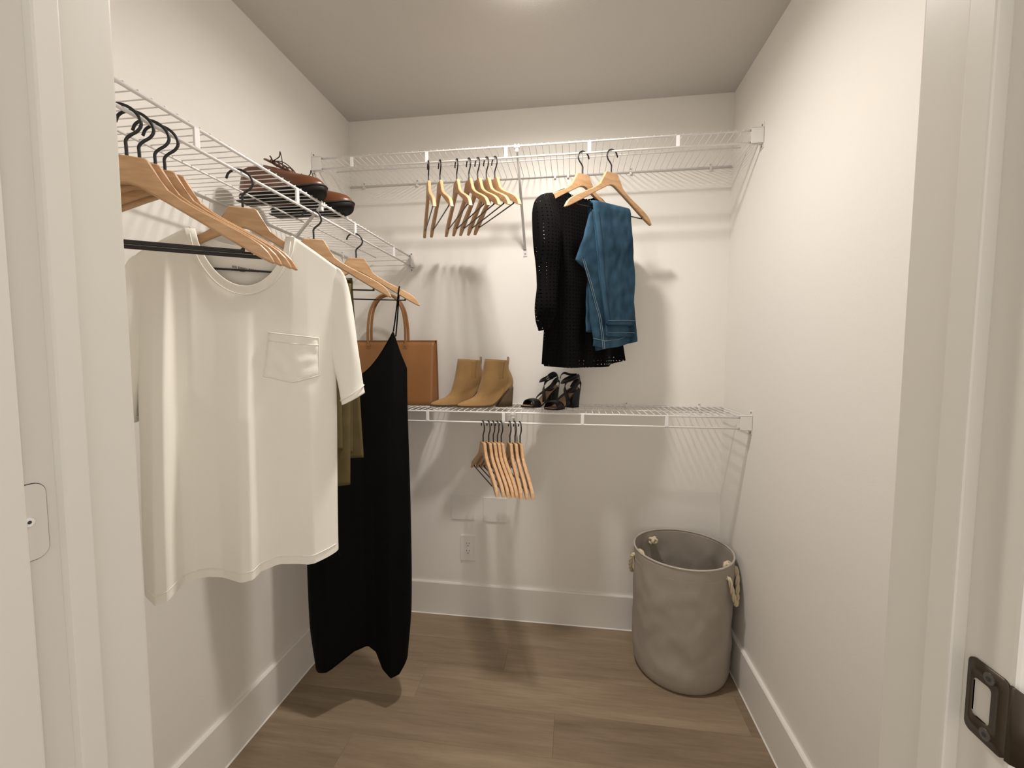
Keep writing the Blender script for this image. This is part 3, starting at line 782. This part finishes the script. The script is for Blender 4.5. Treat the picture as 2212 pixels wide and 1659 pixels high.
# ---------------- blue jeans
jn = garment('jeans', 1.2315-.003, -SD-.0025, 39, 'blue denim jeans folded over the bar of a wooden hanger', 'jeans')
ZBJ = ZWU-.1455+.0024
def solid_patch(name, mat, parent, left, right, z0, z1, d0, thick, n=60, m=24, wr=.002, seed=0, bulge=.0):
    """thick cloth panel between edges left(z), right(z), hanging at depth d0"""
    A, B = [], []
    for i in range(n+1):
        t = i/n; ra, rb = [], []
        for j in range(m+1):
            u = j/m; zz0 = z0(u) if callable(z0) else z0; zz1 = z1(u) if callable(z1) else z1
            z = lerp(zz1, zz0, t); s = lerp(left(z), right(z), u)
            ed = min(1, min(u, 1-u)*m/2.0); h = thick*(.3+.7*sqrt(ed))/2
            w = wr*n3(s*18+seed, z*10, seed)+wr*.7*n3(s*45, z*30+seed, 2)
            ra.append((s, d0-h-bulge*sin(pi*u)+w, z)); rb.append((s, d0+h+w, z))
        A.append(ra); B.append(rb)
    return MB().rings([a+b[::-1] for a, b in zip(A, B)], True, True).build(name, mat, parent, True)
L1l = [(1.42, -.030), (1.435, -.030), (1.60, -.062), (1.74, -.079), (1.86, -.101), (1.90, -.104)]
L1r = [(1.42, .121), (1.444, .122), (1.666, .115), (1.765, .103), (1.86, .088), (1.90, .087)]
drape('leg', 'denim', jn, ZBJ, 1.428, 1.40, lambda z, f: interp(z, L1l) if f else -.10, lambda z, f: interp(z, L1r) if f else .10, gap=.014, thick=.010, seed=1, wr=.0048, side=None)
solid_patch('leg', 'denim', jn, lambda z: interp(z, [(1.38, -.018), (1.45, -.026), (1.6, -.058), (1.75, -.078), (1.86, -.098)]), lambda z: interp(z, [(1.38, .128), (1.42, .136), (1.5, .128), (1.7, .116), (1.86, .088)]), 1.384, ZBJ-.012, -.006, .009, seed=3)
L3l = [(1.330, -.060), (1.433, -.089), (1.505, -.097), (1.60, -.104), (1.625, -.112), (1.645, -.136), (1.661, -.165), (1.675, -.160), (1.75, -.127), (1.814, -.109), (1.871, -.094)]
L3r = [(1.33, .160), (1.38, .166), (1.43, .156), (1.6, .130), (1.86, .095)]
solid_patch('seat', 'denim', jn, lambda z: interp(z, L3l), lambda z: interp(z, L3r), lambda u: 1.328+.040*u, ZBJ-.004, .006, .013, n=100, seed=6, wr=.003)
# hems, seams and stitching
def strip(name, mat, parent, pts, w, d, th=.0016):
    MB().tube([(s, d, z) for s, z in pts], 0, 8, flat=(w, th, (0, 1, 0))).build(name, mat, parent)
strip('leg_hem', 'denim', jn, [(-.029, 1.4355), (.05, 1.440), (.1150, 1.4405)], .017, -.0262, .0030)
strip('stitching', 'stitch', jn, [(-.029, 1.444), (.05, 1.4485), (.1150, 1.449)], .0012, -.0278, .0014)
strip('leg_hem', 'denim', jn, [(-.014, 1.392), (.05, 1.3945), (.128, 1.395)], .016, -.0112, .0028)
strip('stitching', 'stitch', jn, [(-.014, 1.400), (.05, 1.4025), (.128, 1.403)], .0012, -.0130, .0012)
strip('side_seam', 'denim', jn, smooth_path([(-.135, 1.668, 0), (-.100, 1.585, 0), (-.070, 1.507, 0), (-.050, 1.459, 0), (-.036, 1.395, 0), (-.026, 1.336, 0)], 6) and [(p.x, p.y) for p in smooth_path([(-.135, 1.668, 0), (-.100, 1.585, 0), (-.070, 1.507, 0), (-.050, 1.459, 0), (-.036, 1.395, 0), (-.026, 1.336, 0)], 6)], .012, -.0018, .003)
for dx in (-.0045, .0045):
    strip('stitching', 'stitch', jn, [(p.x+dx, p.y) for p in smooth_path([(-.135, 1.668, 0), (-.100, 1.585, 0), (-.070, 1.507, 0), (-.050, 1.459, 0), (-.036, 1.395, 0), (-.026, 1.336, 0)], 6)], .0011, -.0036, .0010)
strip('leg_gap_shade', 'gap_shade', jn, [(interp(z, L1l)+.016, z) for z in [lerp(1.45, 1.84, i/30) for i in range(31)]], .0014, -.0252, .0018)  # dark line painted for the shaded gap between front leg and seat
strip('waistband', 'denim', jn, [(-.078, 1.362), (-.02, 1.352), (.05, 1.36), (.15, 1.385)], .030, -.0015, .003)
strip('stitching', 'stitch', jn, [(-.082, 1.377), (-.02, 1.367), (.05, 1.375), (.14, 1.400)], .0012, -.0036, .0010)

# ================================================================== TAN TOTE BAG
ZS = ZB+RF+2*RW
bag = empty('tote_bag', (.2395, -.130, ZS), radians(3)); tag(bag, 'cognac brown leather tote bag with two upright handles', 'bag')
BW, BH = .227, .291
def bag_ring(z, ins=0):
    t = z/BH; hw = lerp(BW-.004, BW, t)-ins; hd = lerp(.052, .016, t**1.3)-ins
    pts = []
    for (sx, sy) in ((1, -1), (1, 1), (-1, 1), (-1, -1)):
        pass
    n = 30; r = []
    sag = -.008*(t**3)
    for j in range(n+1): u = -1+2*j/n; r.append((hw*u, -hd-.003*sin(pi*(u+1)/2)*t, z+sag*(u*u)*0))
    g = lambda k: -.034*(.35+.65*t)*sin(pi*k/6)
    for j in range(1, 6): r.append((hw+g(j), lerp(-hd, hd, j/6), z))
    for j in range(n+1): u = 1-2*j/n; r.append((hw*u, hd+.004*sin(pi*(u+1)/2)*t, z+.004*t))
    for j in range(1, 6): r.append((-hw-g(j), lerp(hd, -hd, j/6), z))
    return r
zz = [0, .003, .02]+[BH*i/14 for i in range(2, 15)]
outer = [bag_ring(z) for z in zz]; outer[0] = [(x*.985, y*.94, 0) for x, y, _ in outer[0]]
inner = [bag_ring(z, .0028) for z in zz[::-1]]
MB().rings(outer+inner[:-1], True, True).build('body', 'leather', bag, True)
for sy in (-1, 1):
    yb = sy*.017-(.004 if sy < 0 else -.004)
    hx = .087
    pts = smooth_path([(-hx, yb, BH-.026), (-hx-.002, yb, BH+.01), (-hx, yb*.9, BH+.075), (-hx*.86, yb*.8, BH+.144), (-hx*.5, yb*.7, BH+.196), (0, yb*.65, BH+.214), (hx*.5, yb*.7, BH+.196), (hx*.86, yb*.8, BH+.144), (hx, yb*.9, BH+.075), (hx+.002, yb, BH+.01), (hx, yb, BH-.026)], 6)
    h = MB().tube(pts, .0062, 10).build('handle', 'leather', bag, True)
    for sx in (-1, 1):
        MB().box(sx*hx-.010, yb-.0045 if sy < 0 else yb-.001, BH-.034, sx*hx+.010, yb+.001 if sy < 0 else yb+.0045, BH-.012, .0015).build('handle_tab', 'leather', h)
for sy in (-1, 1):
    MB().tube([(BW*u*.998, sy*.016-(.003*sin(pi*(u+1)/2) if sy < 0 else -.004*sin(pi*(u+1)/2)), BH+(.004 if sy > 0 else 0)) for u in [-1+i/10 for i in range(21)]], .0016, 6).build('edge_binding', 'leather_in', bag, True)

# ================================================================== FOOTWEAR
def shoe_rings(F, B, wid, sole, n=48, nt=26, toe_p=1.0, L=.25):
    """F(t), B(t): front/back points (x,z); wid(t,u) half width; sole(u) extra z on the bottom ring"""
    rings = []
    for i in range(nt+1):
        t = i/nt; fx, fz = F(t); bx_, bz = B(t); r = []
        for j in range(n):
            a = 2*pi*j/n; u = (1-cos(a))/2
            x = lerp(fx, bx_, u); z = lerp(fz, bz, u)+(1-t)**3*sole(u)
            sgn = 1 if sin(a) >= 0 else -1
            y = sgn*wid(t, u)
            r.append((x, y, z))
        rings.append(r)
    return rings
def arr(pts): return lambda t: (sinterp_c(t, [(p[0], p[1]) for p in pts]), sinterp_c(t, [(p[0], p[2]) for p in pts]))

# ---- tan suede ankle boots (toe at x=0, heel at x=L, pointing -x)
BL = .250
def make_boot(x, y, deg, label):
    o = empty('ankle_boot', (x, y, ZS), radians(deg)); tag(o, label, 'boot', 'tan suede ankle boots')
    F = arr([(0, .000, .0075), (.10, .006, .0155), (.22, .031, .026), (.36, .066, .0395), (.48, .088, .060), (.62, .099, .088), (.80, .112, .138), (1, .1245, .212)])
    B = arr([(0, .2500, .0880), (.14, .2525, .103), (.30, .2515, .120), (.48, .2440, .142), (.66, .2330, .166), (.82, .2310, .188), (1, .2320, .206)])
    def wid(t, u):
        foot = interp(u, [(0, 0), (.012, .0075), (.05, .014), (.15, .0235), (.30, .0335), (.42, .0365), (.6, .031), (.8, .0285), (.93, .0245), (.985, .012), (1, 0)])
        shaft = .0405*max(0, 1-abs(2*u-1)**2.6)**.5
        k = min(1, max(0, (t-.16)/.6)); k = k*k*(3-2*k)
        top = 1-(.18*(t if t < .3 else .3)/.3)*(1-k)
        return lerp(foot*top, shaft, k)
    def sole(u):   # bottom ring follows the arched sole
        lin = lerp(.0075, .088, u); want = interp(u, [(0, .0085), (.08, .0060), (.2, .0055), (.55, .0055), (.64, .010), (.74, .036), (.84, .066), (.92, .082), (1, .088)])
        return want-lin
    rr = shoe_rings(F, B, wid, sole, nt=34, n=56)
    up = MB().rings(rr, True, False).build('upper', 'suede', o, True)
    md = up.modifiers.new('thickness', 'SOLIDIFY'); md.thickness = .0022; md.offset = -1
    # sole: thin plate below the bottom ring
    b0 = rr[0]; top = [(p[0], p[1]*1.04, p[2]+.0015) for p in b0]; bot = [(p[0]+(-.002 if p[0] < .02 else 0), p[1]*1.05, p[2]-.0055) for p in b0]
    MB().rings([bot, top], True, True).build('sole', 'boot_sole', o)
    # block heel
    hr = []
    for z, x0, x1, w in ((0, .174, .2475, .0265), (.03, .187, .2485, .0262), (.055, .200, .2500, .026), (.078, .2115, .2515, .0258), (.088, .222, .2515, .0245)):
        r = []
        for j in range(24):
            a = 2*pi*j/24; ca, sa = cos(a), sin(a)
            xx = (x0+x1)/2+(x1-x0)/2*math.copysign(abs(ca)**(.5 if ca > 0 else .25), ca); zz2 = z
            if z > .05: zz2 = z-(.030 if z > .08 else .018)*max(0, min(1, (x1-xx)/(x1-x0)))*0
            r.append((xx, w*math.copysign(abs(sa)**.45, sa), zz2))
        hr.append(r)
    MB().rings(hr, True, True).build('heel', 'heel_wood', o, True)
    # elastic side gores, pull tab, seam
    for sg in (-1, 1):
        g = []
        for i in range(9):
            t = lerp(.50, 1, i/8); fx, fz = F(t); bx_, bz = B(t); ro = []
            hwid = lerp(.10, .19, i/8)
            for j in range(7):
                u = .66+hwid*(j/6-.5)*2*.62; ro.append((lerp(fx, bx_, u), sg*(wid(t, u)+.0002), lerp(fz, bz, u)-(.0015 if i == 8 else 0)))
            g.append(ro)
        e = MB().rings(g, wrap=False).build('elastic_gore', 'elastic', o, True)
        md = e.modifiers.new('thickness', 'SOLIDIFY'); md.thickness = .0006; md.offset = 0
    MB().tube(smooth_path([(.2315, 0, .186), (.2335, 0, .205), (.2330, 0, .2175), (.2300, 0, .2205), (.2270, 0, .2165), (.2285, 0, .200)], 5), 0, 8, flat=(.011, .0022, [(1, 0, .2)]*26)).build('pull_tab', 'suede', o, True)
    MB().tube([(B(t)[0]+.0006, 0, B(t)[1]) for t in [i/20 for i in range(21)]], .0011, 6).build('back_seam', 'elastic', o, True)
    for sg in (-1, 1):
        pts = []
        for i in range(14):
            t = lerp(.02, .52, i/13); u = lerp(.80, .855, i/13); fx, fz = F(t); bx_, bz = B(t)
            pts.append((lerp(fx, bx_, u), sg*(wid(t, u)+.0006), lerp(fz, bz, u)+(1-t)**3*sole(u)))
        MB().tube(pts, .0009, 6).build('side_seam', 'elastic', o, True)
    return o
make_boot(.592, -.222, 23, 'tan suede ankle boot with block heel, standing beside the black sandals')
make_boot(.464, -.203, 24, 'tan suede ankle boot with block heel, standing against the brown tote bag')

# ---- brown lace-up shoes on the side shelf (toe at x=L, pointing +x)
ZS2 = ZL+RF+2*RW
def make_derby(x, y, deg, label):
    o = empty('lace_up_shoe', (x, y, ZS2), radians(deg)); tag(o, label, 'shoe', 'brown lace-up shoes')
    L = .298
    def outline(u):     # half width along the sole, u=0 heel .. 1 toe
        return interp(u, [(0, 0), (.015, .014), (.06, .027), (.15, .0335), (.30, .0325), (.42, .0335), (.58, .043), (.72, .0505), (.84, .0465), (.93, .034), (.975, .020), (.995, .008), (1, 0)])
    def zs(u): return interp(u, [(0, 0), (.8, 0), (.9, .004), (1, .013)])
    N = 48
    def ring(z0, grow, hz):
        r = []
        for j in range(N):
            a = 2*pi*j/N; u = (1-cos(a))/2; sg = 1 if sin(a) >= 0 else -1
            r.append((L*u+(grow if u > .97 else (-grow if u < .03 else 0)), sg*(outline(u)+(grow if 0.001 < u < .999 else 0)), zs(u)+hz))
        return r
    MB().rings([ring(0, -.003, 0), ring(0, 0, .003), ring(0, .0015, .014), ring(0, 0, .016)], True, True).build('sole', 'shoe_sole', o, True)
    MB().rings([ring(0, .0025, .016), ring(0, .003, .0185), ring(0, .001, .021)], True, True).build('welt', 'shoe_welt', o, True)
    MB().box(.003, -.028, -.0005, .070, .028, .004, .001).build('heel_pad', 'shoe_welt', o)
    # upper
    F = arr([(0, .294, .030), (.15, .291, .040), (.32, .272, .055), (.5, .232, .066), (.68, .186, .079), (.85, .146, .093), (1, .112, .103)])
    B = arr([(0, .004, .020), (.2, -.001, .040), (.5, .004, .062), (.8, .010, .078), (1, .012, .086)])
    def wid(t, u):
        foot = outline(1-u)*.99
        k = min(1, max(0, t))**1.3
        op = .034*max(0, 1-abs(2*u-1)**2.4)**.5
        return lerp(foot, op, k*.95)
    def sole(u): return lerp(zs(1-u)+.020, 0, 0)-lerp(.030, .020, u)
    rr = shoe_rings(F, B, wid, sole, n=52, nt=26)
    up = MB().rings(rr).build('upper', 'brown_shoe', o, True); md = up.modifiers.new('thickness', 'SOLIDIFY'); md.thickness = .002; md.offset = -1
    # tongue and facings
    tg = []
    for i in range(9):
        t = i/8; xx = lerp(.190, .100, t); zz3 = lerp(.082, .128, t); hw = lerp(.014, .022, t)
        tg.append([(xx+.004*abs(k)**2, hw*k, zz3-.008*k*k) for k in [-1, -.6, -.2, .2, .6, 1]])
    e = MB().rings(tg, wrap=False).build('tongue', 'brown_shoe', o, True); md = e.modifiers.new('thickness', 'SOLIDIFY'); md.thickness = .003
    # laces: crossings and a bow
    lc = MB()
    for i in range(5):
        t = i/4; xx = lerp(.182, .122, t); zz3 = lerp(.089, .118, t)
        lc.tube(smooth_path([(xx+.004, -.021, zz3-.009), (xx, -.010, zz3+.002), (xx-.004, .010, zz3+.002), (xx-.008, .021, zz3-.007)], 4), .0017, 6)
    lc.tube(smooth_path([(.118, 0, .120), (.126, -.020, .126), (.142, -.032, .112), (.134, -.020, .108), (.120, 0, .118)], 5), .0018, 6)
    lc.tube(smooth_path([(.118, 0, .120), (.124, .022, .124), (.140, .034, .110), (.130, .022, .106), (.120, 0, .118)], 5), .0018, 6)
    lc.tube(smooth_path([(.120, 0, .121), (.150, -.010, .126), (.160, -.018, .136), (.172, -.026, .112), (.180, -.032, .086)], 5), .0015, 6)
    lc.tube(smooth_path([(.120, 0, .121), (.144, .014, .120), (.166, .030, .100), (.176, .038, .078)], 5), .0015, 6)
    lc.build('lace', 'lace', o, True)
    return o
make_derby(.052, -.782, -5, 'brown leather lace-up shoe on the side shelf, next to the hangers by the door')
make_derby(.064, -.655, -2, 'brown leather lace-up shoe on the side shelf, nearer the back wall than its mate')

# ---- black heeled sandals (toe at x=0, heel at x=L)
def make_sandal(x, y, deg, side, label):
    o = empty('heeled_sandal', (x, y, ZS), radians(deg)); tag(o, label, 'sandal', 'black heeled sandals')
    L = .198
    def hw(u): return interp(u, [(0, .004), (.03, .017), (.10, .0285), (.22, .0365), (.34, .0385), (.5, .031), (.65, .0255), (.85, .0275), (.95, .022), (1, .006)])
    def zf(u): return sinterp_c(u, [(0, .009), (.15, .007), (.36, .008), (.5, .021), (.7, .057), (.86, .080), (1, .089)])
    def plate(d0, d1, g):
        rs = []
        for i in range(33):
            u = i/32; w = hw(u)+g; cx = side*.006*sin(pi*u)
            rs.append([(L*u, -w+cx, zf(u)+d0), (L*u, w+cx, zf(u)+d0), (L*u, w+cx, zf(u)+d1), (L*u, -w+cx, zf(u)+d1)])
        return MB().rings(rs, True, True)
    plate(-.0065, .0, 0).build('sole', 'sandal_black', o); plate(-.0002, .0012, -.002).build('footbed', 'footbed', o)
    hr = []
    for z, x0, x1, w in ((0, .142, .190, .0225), (.03, .143, .1925, .023), (.06, .1445, .1955, .024), (.074, .150, .197, .025), (.082, .172, .198, .024)):
        r = []
        for j in range(20):
            a = 2*pi*j/20; ca, sa = cos(a), sin(a)
            r.append(((x0+x1)/2+(x1-x0)/2*math.copysign(abs(ca)**.4, ca), w*math.copysign(abs(sa)**.4, sa), z))
        hr.append(r)
    MB().rings(hr, True, True).build('heel', 'sandal_black', o, True)
    # wide toe strap
    ts = []
    for i in range(15):
        a = pi*i/14; ts.append([(x_, -(.039)*cos(a)+side*.004, .004+.034*sin(a)**.8+dz) for x_, dz in ((.030, -.004), (.045, .0), (.062, .001), (.076, -.003))])
    e = MB().rings(ts, wrap=False).build('toe_strap', 'sandal_black', o, True); md = e.modifiers.new('thickness', 'SOLIDIFY'); md.thickness = .0022
    # crossing instep strap that runs up round the ankle
    def rib(nm, pts, w=.0175, ups=None):
        P = smooth_path(pts, 6); c = Vector((.150, 0, 0)); U = [(p.x-c.x, p.y, .02) for p in P]
        MB().tube(P, 0, 8, flat=(w, .0024, U)).build(nm, 'sandal_black', o, True)
    for sg in (-1, 1):
        rib('instep_strap', [(.098, sg*.033, .018), (.104, sg*.026, .040), (.118, sg*.004, .062), (.140, -sg*.024, .086), (.165, -sg*.033, .112), (.190, -sg*.020, .128)])
    loop = [(.150+.044*cos(a), .034*sin(a), .128+.016*cos(a+.4)) for a in [2*pi*i/14 for i in range(13)]]
    rib('ankle_strap', loop, .0150)
    rib('heel_strap', [(.190, -.024, .084), (.200, -.016, .105), (.202, 0, .116), (.200, .016, .105), (.190, .024, .084)], .022)
    rib('strap_end', [loop[0], (.176, .026*side, .144), (.150, .036*side, .150), (.128, .034*side, .142), (.118, .030*side, .128)], .0115)
    bk = MB().tube([(.118+.006*cos(a), .034*side, .126+.007*sin(a)) for a in [2*pi*i/12 for i in range(12)]], .0011, 6, closed=True).build('buckle', 'steel', o, True)
    return o
make_sandal(.985, -.262, 50, 1, 'black strappy block-heeled sandal, nearer the shelf edge than its mate')
make_sandal(.872, -.180, 42, -1, 'black strappy block-heeled sandal, standing next to the tan boots')

# ================================================================== LAUNDRY BASKET
bk = empty('laundry_basket', (1.5545, -.2115, 0)); tag(bk, 'round grey canvas laundry basket with rope handles on the floor', 'basket')
R, BHt = .1960, .508
def bk_r(z, a):
    t = z/BHt
    base = interp(t, [(0, .172), (.012, .180), (.05, .1885), (.15, .1925), (.5, .1935), (1, R)])
    w = .0060*n3(cos(a)*2.4, sin(a)*2.4, t*3.6)+.0042*n3(cos(a)*5, sin(a)*5, t*8+4)
    # soft dent low on the viewer side
    w -= .006*math.exp(-(((a+1.9+pi) % (2*pi)-pi)/.5)**2-((t-.28)/.10)**2)
    return base+w*min(1, t*6)*min(1, (1-t)*5)
na = 96
def bring(z, off): return [((bk_r(z, 2*pi*j/na)-off)*cos(2*pi*j/na), (bk_r(z, 2*pi*j/na)-off)*sin(2*pi*j/na), z) for j in range(na)]
zl = [0, .004, .012, .025]+[lerp(.045, BHt, i/40) for i in range(41)]
outer = [bring(z, 0) for z in zl]; inner = [bring(max(z, .006), .004) for z in zl[::-1]]
MB().rings(outer+inner, True, True).build('body', 'canvas', bk, True)
MB().tube([((R-.002)*cos(a), (R-.002)*sin(a), BHt) for a in [2*pi*j/na for j in range(na)]], .0042, 8, closed=True).build('rim', 'canvas_rim', bk, True)
MB().tube([((R-.0015)*cos(a), (R-.0015)*sin(a), BHt-.048) for a in [2*pi*j/na for j in range(na)]], .0009, 5, closed=True).build('top_seam', 'canvas_rim', bk, True)
def rope_twist(pts, r, parent, nm):
    P = smooth_path(pts, 7); mb = MB()
    for k in range(3):
        q = []
        for i, p in enumerate(P):
            t = (P[min(i+1, len(P)-1)]-P[max(i-1, 0)]).normalized(); n1 = t.orthogonal().normalized()
            ref = Vector((0, 0, 1)) if abs(t.z) < .9 else Vector((1, .3, 0)); n1 = (ref-t*ref.dot(t)).normalized(); b1 = t.cross(n1)
            a = i*.55+2*pi*k/3
            q.append(p+(n1*cos(a)+b1*sin(a))*r*.55)
        mb.tube(q, r*.58, 6)
    return mb.build(nm, 'rope', parent, True)
for base, sp_, zz4 in ((-33, 15, .462), (152, 29, .466)):
    a0, a1 = radians(base-sp_), radians(base+sp_)
    def P(a, r, z): return (r*cos(a), r*sin(a), z)
    am = (a0+a1)/2
    h = rope_twist([P(a0, R-.012, zz4+.002), P(a0, R+.006, zz4), P(lerp(a0, am, .35), R+.012, zz4-.055), P(lerp(a0, am, .8), R+.015, zz4-.106), P(am, R+.015, zz4-.116), P(lerp(a1, am, .8), R+.015, zz4-.106), P(lerp(a1, am, .35), R+.012, zz4-.055), P(a1, R+.006, zz4), P(a1, R-.012, zz4+.002)], .0078, bk, 'rope_handle')
    for a in (a0, a1):
        c = Vector(P(a, R-.026, zz4+.006)); kp = []
        for i in range(26):
            u = 2*pi*i/26*2
            kp.append(c+Vector((.0105*cos(u)*cos(a)-.0130*sin(u*1.5)*sin(a), .0105*cos(u)*sin(a)+.0130*sin(u*1.5)*cos(a), .0115*sin(u))))
        MB().tube(kp, .0072, 7).build('rope_knot', 'rope', h, True)
